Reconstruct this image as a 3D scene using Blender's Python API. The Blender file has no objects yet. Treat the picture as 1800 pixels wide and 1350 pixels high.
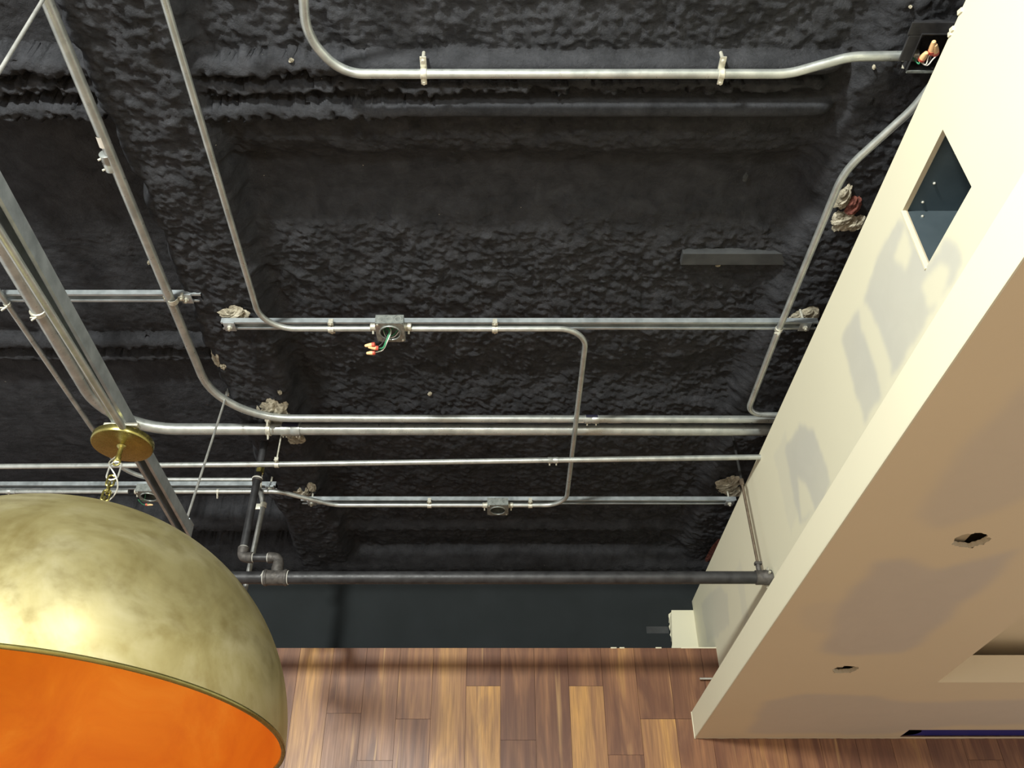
import bpy, bmesh, math, random
import numpy as np
from mathutils import Vector, Matrix

PI = math.pi
C = bpy.context.scene.collection
scene = bpy.context.scene
H = 1.5                      # eye height; every height below is measured from the eye, V() adds H

# ------------------------------------------------------------------ camera, world, lights, exposure
cam_d = bpy.data.cameras.new('camera')
cam = bpy.data.objects.new('camera', cam_d)
C.objects.link(cam)
cam.location = (0, 0, H)
cam.rotation_euler = (math.radians(90 + 36.87), 0, 0)
cam_d.sensor_width = 36
cam_d.lens = 30
cam_d.shift_x = 22 / 1800
cam_d.clip_start = 0.02
scene.camera = cam

w = bpy.data.worlds.new('world')
scene.world = w
w.use_nodes = True
w.node_tree.nodes['Background'].inputs[0].default_value = (1.0, 0.98, 0.94, 1)
w.node_tree.nodes['Background'].inputs[1].default_value = 0.85

def lamp(name, loc, power, color, radius, kind='POINT'):
    l = bpy.data.lights.new(name, kind)
    l.energy = power
    l.color = color
    if kind == 'POINT':
        l.shadow_soft_size = radius
    o = bpy.data.objects.new(name, l)
    o.location = (loc[0], loc[1], loc[2] + H)
    C.objects.link(o)
    return o
lamp('room_lamp_light', (-0.10, 0.38, 1.41), 29, (0.965, 1.0, 0.95), 0.055)
lamp('added_far_fill_light', (-1.7, -2.5, 1.46), 1500, (0.98, 1.0, 0.93), 0.18)  # added unseen fill behind the camera, evens out brightness along the walls

scene.view_settings.view_transform = 'Standard'
scene.view_settings.look = 'None'
scene.view_settings.exposure = 0.0
scene.view_settings.gamma = 1.0
scene.view_settings.use_curve_mapping = False

# ------------------------------------------------------------------ helpers
def V(x, y, z):
    return Vector((x, y, z + H))

def P(u, v, x=None, y=None, z=None):
    """point of the room lying on a known plane (its height, depth or side distance)"""
    s = 675 - v
    r = (u - 878, 1200 - .6 * s, 900 + .8 * s)
    k = x / r[0] if x is not None else (y / r[1] if y is not None else z / r[2])
    return V(r[0] * k, r[1] * k, r[2] * k)

def srgb(r, g, b, a=1):
    def f(c):
        c /= 255
        return c / 12.92 if c <= .04045 else ((c + .055) / 1.055) ** 2.4
    return (f(r), f(g), f(b), a)

def tag(o, label=None, cat=None, group=None, kind=None):
    if label: o['label'] = label
    if cat: o['category'] = cat
    if group: o['group'] = group
    if kind: o['kind'] = kind
    return o

def empty(name, loc, label=None, cat=None, group=None):
    o = bpy.data.objects.new(name, None)
    o.empty_display_size = .05
    C.objects.link(o)
    o.location = loc
    return tag(o, label, cat, group)

def obj(name, bm, mat, parent=None, smooth=True, sub=None):
    me = bpy.data.meshes.new(name)
    bmesh.ops.recalc_face_normals(bm, faces=bm.faces[:])
    if parent is not None:
        M = world_of(parent).inverted()
        bm.transform(M)
    bm.to_mesh(me)
    bm.free()
    o = bpy.data.objects.new(name, me)
    C.objects.link(o)
    me.materials.append(mat)
    if smooth:
        me.polygons.foreach_set('use_smooth', [True] * len(me.polygons))
        try:
            me.set_sharp_from_angle(angle=math.radians(38))
        except Exception:
            pass
    if parent is not None:
        o.parent = parent
    return o

def world_of(o):
    m = o.matrix_basis.copy()
    while o.parent:
        o = o.parent
        m = o.matrix_basis @ m
    return m

def box(bm, c, s, rot=None, bev=0):
    r = bmesh.ops.create_cube(bm, size=1)
    vs = r['verts']
    M = Matrix.Translation(c) @ (rot.to_4x4() if rot else Matrix.Identity(4)) @ Matrix.Diagonal((*s, 1))
    bmesh.ops.transform(bm, matrix=M, verts=vs)
    if bev:
        es = list({e for v in vs for e in v.link_edges})
        bmesh.ops.bevel(bm, geom=es, offset=bev, segments=2, affect='EDGES', profile=.6)
    return vs

def box2(bm, a, b, bev=0):
    a, b = Vector(a), Vector(b)
    return box(bm, (a + b) / 2, [abs(q) for q in (b - a)], None, bev)

def frame_of(d):
    d = d.normalized()
    up = Vector((0, 0, 1)) if abs(d.z) < .9 else Vector((0, 1, 0))
    a = d.cross(up).normalized()
    return a, d.cross(a).normalized()

def sweep(bm, pts, r, seg=16, cap=True, radii=None):
    pts = [Vector(p) for p in pts]
    n = len(pts)
    t0 = (pts[1] - pts[0]).normalized()
    a, b = frame_of(t0)
    rings = []
    prev = t0
    for i, p in enumerate(pts):
        if i == 0: t = t0
        elif i == n - 1: t = (pts[-1] - pts[-2]).normalized()
        else: t = ((pts[i] - pts[i-1]).normalized() + (pts[i+1] - pts[i]).normalized()).normalized()
        q = prev.rotation_difference(t)
        a = q @ a; b = q @ b
        prev = t
        rr = radii[i] if radii else r
        rings.append([bm.verts.new(p + (a * math.cos(2*PI*k/seg) + b * math.sin(2*PI*k/seg)) * rr) for k in range(seg)])
    for i in range(n - 1):
        for k in range(seg):
            bm.faces.new((rings[i][k], rings[i][(k+1) % seg], rings[i+1][(k+1) % seg], rings[i+1][k]))
    if cap:
        bm.faces.new(rings[0][::-1]); bm.faces.new(rings[-1])

def fillet(pts, rads, n=10):
    """round the corners of a polyline"""
    pts = [Vector(p) for p in pts]
    if not hasattr(rads, '__len__'): rads = [rads] * len(pts)
    out = [pts[0]]
    for i in range(1, len(pts) - 1):
        p, a, b = pts[i], pts[i-1] - pts[i], pts[i+1] - pts[i]
        ang = a.angle(b)
        d = min(rads[i] / math.tan(ang / 2), a.length * .48, b.length * .48)
        if PI - ang < .02 or d <= 0:
            out.append(p); continue
        s, e = p + a.normalized() * d, p + b.normalized() * d
        R = d * math.tan(ang / 2)
        cc = p + (a.normalized() + b.normalized()).normalized() * (R / math.sin(ang / 2))
        u, v = s - cc, e - cc
        tot = u.angle(v)
        for k in range(n + 1):
            f = k / n
            out.append(cc + (u * math.sin((1 - f) * tot) + v * math.sin(f * tot)) / math.sin(tot))
    out.append(pts[-1])
    return out

def cyl(bm, a, b, r, seg=16, r2=None):
    sweep(bm, [a, b], r, seg, True, [r, r if r2 is None else r2])

def ring(bm, c, axis, R, r, seg=28, s2=8, arc=2*PI, start=0):
    a, b = frame_of(Vector(axis))
    pts = [Vector(c) + (a * math.cos(start + arc*k/seg) + b * math.sin(start + arc*k/seg)) * R for k in range(seg + 1)]
    if abs(arc - 2*PI) < 1e-6:
        pts = pts[:-1]
        rings = []
        for k, p in enumerate(pts):
            n = (p - Vector(c)).normalized()
            ax = Vector(axis).normalized()
            rings.append([bm.verts.new(p + (n * math.cos(2*PI*j/s2) + ax * math.sin(2*PI*j/s2)) * r) for j in range(s2)])
        for k in range(len(rings)):
            A, B = rings[k], rings[(k+1) % len(rings)]
            for j in range(s2):
                bm.faces.new((A[j], A[(j+1) % s2], B[(j+1) % s2], B[j]))
    else:
        sweep(bm, pts, r, s2)

def lathe(bm, prof, seg=64, M=None):
    """prof: list of (r,z)"""
    rings = []
    for r, z in prof:
        if r < 1e-5:
            rings.append([bm.verts.new((0, 0, z))])
        else:
            rings.append([bm.verts.new((r * math.cos(2*PI*k/seg), r * math.sin(2*PI*k/seg), z)) for k in range(seg)])
    for A, B in zip(rings, rings[1:]):
        for k in range(seg):
            k2 = (k + 1) % seg
            if len(A) == 1 and len(B) == 1: continue
            if len(A) == 1: bm.faces.new((A[0], B[k2], B[k]))
            elif len(B) == 1: bm.faces.new((A[k], A[k2], B[0]))
            else: bm.faces.new((A[k], A[k2], B[k2], B[k]))
    if M is not None:
        bmesh.ops.transform(bm, matrix=M, verts=[v for R_ in rings for v in R_])

# ------------------------------------------------------------------ materials
class N:
    def __init__(s, name):
        s.m = bpy.data.materials.new(name)
        s.m.use_nodes = True
        s.t = s.m.node_tree
        s.b = s.t.nodes['Principled BSDF']
    def n(s, typ, **kw):
        x = s.t.nodes.new(typ)
        for k, v in kw.items():
            if k in x.bl_rna.properties: setattr(x, k, v)
            else: x.inputs[k.replace('_', ' ')].default_value = v
        return x
    def l(s, a, b):
        s.t.links.new(a, b)
    def coord(s, scale=(1, 1, 1)):
        tc = s.n('ShaderNodeTexCoord'); mp = s.n('ShaderNodeMapping')
        mp.inputs['Scale'].default_value = scale
        s.l(tc.outputs['Object'], mp.inputs['Vector'])
        return mp.outputs['Vector']
    def noise(s, vec, scale, detail=4, rough=.55, dist=0):
        x = s.n('ShaderNodeTexNoise')
        x.inputs['Scale'].default_value = scale; x.inputs['Detail'].default_value = detail
        x.inputs['Roughness'].default_value = rough; x.inputs['Distortion'].default_value = dist
        s.l(vec, x.inputs['Vector'])
        return x.outputs['Fac']
    def ramp(s, fac, stops):
        x = s.n('ShaderNodeValToRGB')
        cr = x.color_ramp
        cr.elements[0].position, cr.elements[0].color = stops[0]
        cr.elements[1].position, cr.elements[1].color = stops[-1]
        for p, c in stops[1:-1]:
            e = cr.elements.new(p); e.color = c
        s.l(fac, x.inputs['Fac'])
        return x.outputs['Color']
    def mix(s, fac, a, b, blend='MIX'):
        x = s.n('ShaderNodeMix', data_type='RGBA', blend_type=blend)
        for sock, val in ((x.inputs[0], fac), (x.inputs[6], a), (x.inputs[7], b)):
            if hasattr(val, 'is_output'): s.l(val, sock)
            else: sock.default_value = val
        return x.outputs[2]
    def bump(s, h, strength=.3, dist=.01, prev=None):
        x = s.n('ShaderNodeBump')
        x.inputs['Strength'].default_value = strength; x.inputs['Distance'].default_value = dist
        s.l(h, x.inputs['Height'])
        if prev: s.l(prev, x.inputs['Normal'])
        s.l(x.outputs['Normal'], s.b.inputs['Normal'])
        return x.outputs['Normal']
    def set(s, **kw):
        for k, v in kw.items():
            sock = s.b.inputs[k.replace('_', ' ')]
            if hasattr(v, 'is_output'): s.l(v, sock)
            else: sock.default_value = v
        return s

def grey(v): return (v, v, v, 1)

def metal(name, c0, c1, rough=(.25, .45), metallic=1.0, scale=14, bump=.05):
    m = N(name)
    co = m.coord()
    f = m.noise(co, scale, 5)
    col = m.ramp(f, [(.3, c0), (.7, c1)])
    rr = m.ramp(m.noise(co, scale * 2.3, 3), [(.3, grey(rough[0])), (.7, grey(rough[1]))])
    m.set(Base_Color=col, Roughness=rr, Metallic=metallic)
    if bump: m.bump(m.noise(co, scale * 12, 3), bump, .002)
    return m.m

M_emt = metal('galvanized_conduit', srgb(160, 165, 163), srgb(196, 200, 196), (.26, .42), .62, 20, .015)
M_emt_dull = metal('dull_galvanized_conduit', srgb(140, 142, 140), srgb(176, 176, 172), (.38, .55), .8, 30)
M_strut = metal('zinc_strut', srgb(150, 158, 162), srgb(190, 198, 202), (.3, .5), .6, 18)
M_box = metal('galvanized_box', srgb(120, 125, 122), srgb(172, 178, 174), (.3, .5), .6, 60)
M_cast = metal('bright_cast_clamp', srgb(176, 174, 160), srgb(222, 220, 206), (.4, .6), .55, 90)
M_brass = metal('satin_brass', srgb(150, 141, 82), srgb(172, 162, 98), (.24, .3), .9, 30, .0)
M_iron = metal('black_iron_pipe', srgb(40, 40, 42), srgb(62, 62, 64), (.4, .55), .25, 25, .15)
M_ironfit = metal('cast_iron_fitting', srgb(60, 57, 55), srgb(96, 92, 88), (.45, .65), .35, 60, .3)
M_duct = metal('duct_sheet_metal', srgb(92, 106, 114), srgb(112, 126, 132), (.35, .5), .6, 6, .02)
M_rust = metal('brown_steel_rod', srgb(86, 74, 62), srgb(120, 106, 90), (.4, .6), .5, 60, .1)
M_wire = metal('silver_wire', srgb(190, 190, 186), srgb(225, 225, 220), (.3, .4), .7, 30, 0)
M_dark = N('dark_cavity').set(Base_Color=grey(.012), Roughness=.8).m

def plain(name, col, rough=.5, metallic=0):
    m = N(name)
    c = m.mix(m.noise(m.coord(), 40, 3), tuple(q * .88 for q in col[:3]) + (1,), col)
    return m.set(Base_Color=c, Roughness=rough, Metallic=metallic).m

M_green = plain('green_insulation', srgb(60, 140, 100), .35)
M_white_w = plain('white_insulation', srgb(225, 222, 214), .35)
M_black_w = plain('dark_insulation', srgb(50, 40, 42), .35)
M_nut = plain('cream_wire_nut', srgb(250, 205, 150), .4)
M_nutred = plain('red_wire_nut_base', srgb(205, 90, 72), .4)
M_tape = plain('thread_sealant', srgb(200, 198, 190), .6)
M_label = plain('dark_sticker', srgb(44, 44, 62), .5)
M_blue = plain('blue_tape', srgb(24, 34, 130), .5)
M_caulk = plain('cream_caulk', srgb(225, 220, 195), .6)

# sprayed black ceiling
m = N('black_sprayed_fireproofing')
co = m.coord()
fine = m.noise(co, 85, 10, .72, .5)
mid = m.noise(co, 15, 5, .6, .4)
col = m.ramp(mid, [(.3, srgb(49, 50, 53)), (.7, srgb(69, 70, 74))])
speck = m.ramp(m.noise(co, 60, 2, .5), [(.80, grey(0)), (.815, grey(1))])
col = m.mix(speck, col, srgb(170, 165, 150))
m.set(Base_Color=col, Roughness=.88)
m.b.inputs['Specular IOR Level'].default_value = .06
nb = m.bump(fine, .85, .013)
M_ceiling = m.m

m = N('black_painted_wall')
co = m.coord()
col = m.ramp(m.noise(co, 3, 4), [(.3, srgb(36, 40, 41)), (.7, srgb(42, 46, 48))])
m.set(Base_Color=col, Roughness=.75)
m.b.inputs['Specular IOR Level'].default_value = .12
m.bump(m.noise(co, 120, 3), .1, .002)
M_blackwall = m.m

# painted drywall with joint compound
def drywall(name, paint, mud):
    m = N(name)
    co = m.coord()
    at = m.n('ShaderNodeAttribute', attribute_name='mud')
    c1 = m.mix(m.noise(co, 2.2, 4), paint, tuple(q * .93 for q in paint[:3]) + (1,))
    c2 = m.mix(m.noise(co, 7, 5, .6, 1.5), mud, tuple(q * .9 for q in mud[:3]) + (1,))
    m.set(Base_Color=m.mix(at.outputs['Fac'], c1, c2), Roughness=.62)
    m.b.inputs['Specular IOR Level'].default_value = .12
    m.bump(m.noise(co, 150, 3), .06, .002)
    return m.m
M_dry = drywall('cream_painted_drywall', srgb(226, 222, 197), srgb(200, 199, 188))
M_dry2 = drywall('beige_painted_drywall', srgb(222, 206, 176), srgb(204, 194, 180))
M_drycore = plain('drywall_cut_edge', srgb(190, 176, 150), .8)

# wood planks
m = N('acacia_planks')
tc = m.n('ShaderNodeTexCoord')
at = m.n('ShaderNodeAttribute', attribute_name='tone')
sep = m.n('ShaderNodeSeparateColor')
m.l(at.outputs['Color'], sep.inputs['Color'])
shift = m.n('ShaderNodeCombineXYZ')
mul = m.n('ShaderNodeMath', operation='MULTIPLY'); mul.inputs[1].default_value = 37.0
m.l(sep.outputs['Green'], mul.inputs[0])
m.l(mul.outputs[0], shift.inputs['X']); m.l(mul.outputs[0], shift.inputs['Z'])
add = m.n('ShaderNodeVectorMath', operation='ADD')
m.l(tc.outputs['Object'], add.inputs[0]); m.l(shift.outputs[0], add.inputs[1])
def stretched(sx, sz):
    mp = m.n('ShaderNodeMapping'); mp.inputs['Scale'].default_value = (sx, 1, sz)
    m.l(add.outputs[0], mp.inputs['Vector'])
    return mp.outputs['Vector']
big = m.noise(stretched(9, 1.5), 1.0, 3, .5, 1.8)
grain = m.noise(stretched(60, 2.2), 1.6, 6, .6, .6)
streak = m.noise(stretched(16, .8), 1.3, 2, .5, 1.2)
# tone = attribute + large grain figure
a1 = m.n('ShaderNodeMath', operation='MULTIPLY_ADD'); a1.inputs[1].default_value = 1.25; m.l(big, a1.inputs[0])
sub = m.n('ShaderNodeMath', operation='SUBTRACT'); sub.inputs[1].default_value = .62; m.l(sep.outputs['Red'], sub.inputs[0]); m.l(sub.outputs[0], a1.inputs[2])
base = m.ramp(a1.outputs[0], [(0.0, srgb(110, 74, 56)), (.3, srgb(146, 104, 74)), (.55, srgb(176, 132, 84)), (.8, srgb(208, 158, 90)), (1.0, srgb(230, 188, 118))])
base = m.mix(m.ramp(grain, [(.35, grey(.45)), (.62, grey(0))]), base, srgb(84, 54, 38))
base = m.mix(m.ramp(streak, [(.66, grey(0)), (.78, grey(.6))]), base, srgb(208, 168, 112))
m.set(Base_Color=base, Roughness=m.ramp(grain, [(.3, grey(.44)), (.7, grey(.34))]))
m.b.inputs['Specular IOR Level'].default_value = .45
m.bump(grain, .08, .002)
M_wood = m.m
m = N('seam_gap'); m.set(Base_Color=srgb(52, 34, 24), Roughness=.8); M_gap = m.m

m = N('floor_boards')
co = m.coord((1, 1, 1))
br = m.n('ShaderNodeTexBrick'); m.l(co, br.inputs['Vector'])
br.inputs['Scale'].default_value = 1.4
br.inputs['Color1'].default_value = srgb(178, 156, 130); br.inputs['Color2'].default_value = srgb(154, 132, 108)
br.inputs['Mortar'].default_value = srgb(60, 44, 34); br.inputs['Mortar Size'].default_value = .004
m.set(Base_Color=br.outputs['Color'], Roughness=.45)
M_floor = m.m

# pendant metals
m = N('aged_brass_leaf')
co = m.coord()
f = m.noise(co, 5, 5, .6, .8)
f2 = m.noise(co, 17, 4, .6)
col = m.ramp(f, [(.3, srgb(156, 143, 94)), (.5, srgb(176, 165, 118)), (.72, srgb(196, 187, 148))])
col = m.mix(m.ramp(f2, [(.3, grey(.35)), (.5, grey(0))]), col, srgb(140, 120, 66))
m.set(Base_Color=col, Roughness=m.ramp(f2, [(.3, grey(.36)), (.7, grey(.50))]), Metallic=.66)
m.bump(f2, .12, .004)
M_domeout = m.m
m = N('copper_gold_lining')
co = m.coord()
f = m.noise(co, 4, 5, .6, .8)
col = m.ramp(f, [(.3, srgb(226, 128, 14)), (.55, srgb(238, 148, 24)), (.75, srgb(248, 170, 50))])
m.set(Base_Color=col, Roughness=.5, Metallic=.35)
M_domein = m.m
m = N('frosted_bulb'); m.set(Base_Color=(1, .9, .75, 1), Emission_Color=(1, .72, .4, 1), Emission_Strength=6.0); M_bulb = m.m
m = N('exposed_fibre')
co = m.coord()
f = m.noise(co, 30, 6, .7, 1)
col = m.ramp(f, [(.3, srgb(98, 92, 78)), (.5, srgb(164, 157, 138)), (.7, srgb(216, 210, 192))])
m.set(Base_Color=col, Roughness=.95); m.bump(f, 1, .01)
M_fibre = m.m
m = N('exposed_red_brown'); co = m.coord()
f = m.noise(co, 50, 5, .6)
m.set(Base_Color=m.ramp(f, [(.3, srgb(70, 34, 28)), (.7, srgb(138, 84, 72))]), Roughness=.95); m.bump(f, .8, .01)
M_redpatch = m.m
m = N('dusty_grey_strip'); co = m.coord()
f = m.noise(co, 12, 5, .6)
m.set(Base_Color=m.ramp(f, [(.3, srgb(42, 44, 46)), (.7, srgb(66, 68, 69))]), Roughness=.8)
M_dust = m.m

# ------------------------------------------------------------------ the setting
YB, YW, XS, XF = 4.69, 4.31, 1.11, .94
ZA, ZFT, ZFB, ZW = 1.95, 1.222, 1.10, 1.542

rng = np.random.default_rng(7)
def vnoise(X, Y, cell, seed):
    r = np.random.default_rng(seed)
    G = r.random((512, 512))
    a, b = X / cell + 100.3, Y / cell + 100.7
    i, j = np.floor(a).astype(int), np.floor(b).astype(int)
    fa, fb = a - i, b - j
    fa, fb = fa*fa*(3-2*fa), fb*fb*(3-2*fb)
    g = lambda p, q: G[p % 512, q % 512]
    return (g(i, j)*(1-fa)*(1-fb) + g(i+1, j)*fa*(1-fb) + g(i, j+1)*(1-fa)*fb + g(i+1, j+1)*fa*fb) * 2 - 1
def sig(t): return 1 / (1 + np.exp(-np.clip(t, -40, 40)))

def ceiling_z(X, Y):
    wob = vnoise(X, Y, .11, 3) * .018 + vnoise(X, Y, .04, 4) * .010
    xx, yy = X + wob, Y + wob * .7
    beam = sig((xx + 1.16) / .012) * sig((-.86 - xx) / .012)
    left = sig((-1.16 - xx) / .015)
    beam2 = sig((xx - 1.02) / .02)
    rough = 1 - .75 * left
    z = 2.205 + .13 * left
    # flute running across
    fl = sig((yy - 1.74) / .022) * sig((1.97 - yy) / .028)
    z = z + fl * (1 - left) * .075
    fl2 = sig((yy - 2.75) / .05) * sig((3.05 - yy) / .05)
    z = z + fl2 * .03
    n = .55 * np.abs(vnoise(X, Y, .16, 11)) + .4 * vnoise(X, Y, .07, 12)
    n2 = np.abs(vnoise(X + .01 * vnoise(X, Y, .05, 40), Y, .030, 13)) + .5 * np.abs(vnoise(X, Y, .014, 14))
    zb = z * (1 - beam) * (1 - beam2) + 2.115 * beam + 2.135 * beam2 * (1 - beam)
    flutebot = np.exp(-((yy - 1.85) / .10) ** 2) * (1 - beam)
    n3 = vnoise(X + wob, Y + wob, .019, 15) + .7 * vnoise(X - wob, Y, .0105, 16)
    clump = np.clip(vnoise(X, Y, .045, 17) + .5 * n3, 0, 1) ** .6
    z = zb - rough * (1 - .8 * flutebot) * (.013 * n + .006 * n2 + .0036 * n3 + .0045 * clump)
    # painted ridges across
    crusty = vnoise(X, Y, .016, 21) * .007 + vnoise(X, Y, .06, 22) * .005 + vnoise(X, Y, .0085, 23) * .004
    for (yc, r, d, smooth_from) in ((1.386, .024, 2.136, -.45), (1.452, .014, 2.146, 9), (1.523, .018, 2.128, -.30)):
        sm = sig((X - smooth_from) / .05)
        yd = Y - yc * (1 + .047 * left) + crusty * (1 - sm) * 1.6
        rr = r * (1 + .25 * (1 - sm))
        prof = d + .10 * left + crusty * (1 - sm) * .7 + np.where(np.abs(yd) < rr, rr - np.sqrt(np.maximum(rr*rr - yd*yd, 0)), 9)
        prof = prof + .09 * sig((xx - .97) / .02)
        prof = np.where((X > .2) & (smooth_from > 5), prof + .008, prof)
        z = np.minimum(z, prof)
    # low ridges near the far wall and on the left
    for (yc, r, d, x0, x1) in ((4.22, .07, 2.17, -9, 9), (4.60, .16, 2.10, -9, 9), (2.80, .035, 2.30, -9, -1.2), (2.9, .02, 2.31, -9, -1.25)):
        yd = Y - yc + crusty
        prof = d + np.where(np.abs(yd) < r, r - np.sqrt(np.maximum(r*r - yd*yd, 0)), 9) + crusty * .5
        prof = np.where((X > x0) & (X < x1), prof, 9)
        z = np.minimum(z, prof)
    return z

def grid_mesh(name, xs, ys, zf, mat, swap=False):
    X, Y = np.meshgrid(xs, ys)
    Z = zf(X, Y)
    co = np.stack([X, Y, Z + H], -1).reshape(-1, 3).astype(np.float32)
    nx, ny = len(xs), len(ys)
    i = np.arange((ny - 1) * nx).reshape(ny - 1, nx)[:, :-1].ravel()
    q = np.stack([i, i + nx, i + nx + 1, i + 1], -1)
    return mesh_np(name, co, q, mat)

def mesh_np(name, co, q, mat, smooth=True):
    me = bpy.data.meshes.new(name)
    me.vertices.add(len(co)); me.vertices.foreach_set('co', np.asarray(co, np.float32).ravel())
    me.loops.add(q.size); me.loops.foreach_set('vertex_index', q.astype(np.int32).ravel())
    me.polygons.add(len(q))
    me.polygons.foreach_set('loop_start', np.arange(0, q.size, 4, dtype=np.int32))
    me.polygons.foreach_set('loop_total', np.full(len(q), 4, np.int32))
    me.polygons.foreach_set('use_smooth', np.full(len(q), smooth))
    me.update(calc_edges=True); me.validate()
    me.materials.append(mat)
    o = bpy.data.objects.new(name, me)
    C.objects.link(o)
    return o

xs = np.concatenate([np.arange(-3.6, -2.0, .02), np.arange(-2.0, 1.5, .0065), np.arange(1.5, 3.6, .05), [3.6]])
ys = np.concatenate([np.arange(-1.2, .95, .03), np.arange(.95, 2.3, .0055), np.arange(2.3, 4.69, .0075), [4.69]])
ceiling = tag(grid_mesh('ceiling', xs, ys, ceiling_z, M_ceiling), kind='structure')

bm = bmesh.new(); box2(bm, V(-3.6, -1.2, 2.42), V(3.6, YB + .12, 2.52))
tag(obj('ceiling_deck', bm, M_blackwall, ceiling, False), kind='structure')

bm = bmesh.new(); box2(bm, V(-3.6, YB, -1.5), V(3.6, YB + .12, 2.42))
wall_back = tag(obj('wall_back', bm, M_blackwall, None, False), kind='structure')
bm = bmesh.new(); box2(bm, V(-3.6, -2.6, -1.6), V(3.6, YB + .12, -1.5))
tag(obj('floor', bm, M_floor, None, False), kind='structure')

# cream strip of wall left unpainted in the corner, ragged left edge
bm = bmesh.new()
random.seed(3)
zs = [1.50 + i * .012 for i in range(34)]
L = [(.962 + random.uniform(-.004, .004) + (.02 if i > 31 else 0), z) for i, z in enumerate(zs)]
vs = [bm.verts.new(V(x, YB - .003, z)) for x, z in L] + [bm.verts.new(V(XS, YB - .003, z)) for x, z in reversed(L)]
f = bm.faces.new(vs)
bmesh.ops.triangulate(bm, faces=[f])
r = bmesh.ops.extrude_face_region(bm, geom=bm.faces[:])
bmesh.ops.translate(bm, verts=[g for g in r['geom'] if isinstance(g, bmesh.types.BMVert)], vec=(0, .003, 0))
o = obj('bare_drywall_strip', bm, M_dry, wall_back, False); o['label'] = 'cream strip with ragged edge'; o['kind'] = 'structure'
bm = bmesh.new(); box2(bm, V(.83, YB - .002, 1.76), V(.955, YB + .001, 1.80))
o = obj('grey_smudge', bm, M_dust, wall_back, False); o['kind'] = 'structure'

# wood wall of vertical planks
PW, X0 = .1705, -.336
planks = {-5: ([], [.42]), -4: ([], [.72]), -3: ([1.217], [.34, .42]), -2: ([1.0], [.45, .40]), -1: ([1.19], [.52, .30]),
          0: ([], [.70]), 1: ([1.349], [.22, .78]), 2: ([1.092], [.27, .16]), 3: ([], [.33]), 4: ([1.349], [.36, .74]),
          5: ([1.025], [.52, .36]), 6: ([1.19], [.34, .76]), 7: ([1.19], [.30, .42]), 8: ([1.1], [.3, .40]), 9: ([], [.55]),
          10: ([], [.36]), 11: ([], [.28]), 12: ([.9], [.3, .26])}
bm = bmesh.new()
lay = bm.loops.layers.color.new('tone')
random.seed(11)
for k in range(-19, 23):
    js, ts = planks.get(k, ([random.uniform(.6, 1.4)], [random.uniform(.25, .6), random.uniform(.25, .6)]))
    js, ts = list(js), list(ts)
    z = (js[-1] if js else 1.3) - random.uniform(.7, 1.1)
    while z > -1.4:
        js.append(z); ts.append(random.uniform(.2, .75)); z -= random.uniform(.5, 1.2)
    edges = [ZW] + js + [-1.5]
    xa, xb = X0 + PW * k + .0007, X0 + PW * (k + 1) - .0007
    for a, b, t in zip(edges, edges[1:], ts):
        rv = random.random()
        n0 = set(bm.faces)
        vs = box2(bm, V(xa, YW, b + .0007), V(xb, YW + .012, a - .0007))
        fs = [f for f in bm.faces if f not in n0]
        for f in fs:
            for lp in f.loops: lp[lay] = (t, rv, rv, 1)
wall_wood = tag(obj('wall_wood', bm, M_wood, None, False), kind='structure')
bm = bmesh.new(); box2(bm, V(-3.6, YW + .0065, -1.5), V(3.6, YB, ZW - .001))
tag(obj('wall_backing', bm, M_gap, wall_wood, False), kind='structure')
# cream caulk line along the top of the planks, broken here and there
bm = bmesh.new()
for a, b in ((.57, .60), (.615, .64), (.80, .83), (.93, 1.11)):
    box2(bm, V(a, YW - .003, ZW - .003), V(b, YW + .014, ZW + .003), .001)
o = obj('caulk_line', bm, M_caulk, wall_wood); o['kind'] = 'structure'

# --- masks of joint compound from outlines on a plane
def inside(px, py, poly):
    c = np.zeros(px.shape, bool)
    n = len(poly)
    for i in range(n):
        x1, y1 = poly[i]; x2, y2 = poly[(i+1) % n]
        cond = ((y1 > py) != (y2 > py)) & (px < (x2 - x1) * (py - y1) / (y2 - y1 + 1e-12) + x1)
        c ^= cond
    return c
def blur(a, n):
    for _ in range(n):
        p = np.pad(a, 1, mode='edge')
        a = (p[:-2, 1:-1] + p[2:, 1:-1] + p[1:-1, :-2] + p[1:-1, 2:] + 2 * a) / 6
    return a
def to_plane(poly, ax, **kw):
    out = []
    for u, v in poly:
        p = P(u, v, **kw)
        out.append(((p.y, p.z - H) if ax == 'yz' else (p.x, p.y)))
    return out
def set_mud(o, mask):
    at = o.data.attributes.new('mud', 'FLOAT', 'POINT')
    at.data.foreach_set('value', mask.ravel().astype(np.float32))

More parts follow.
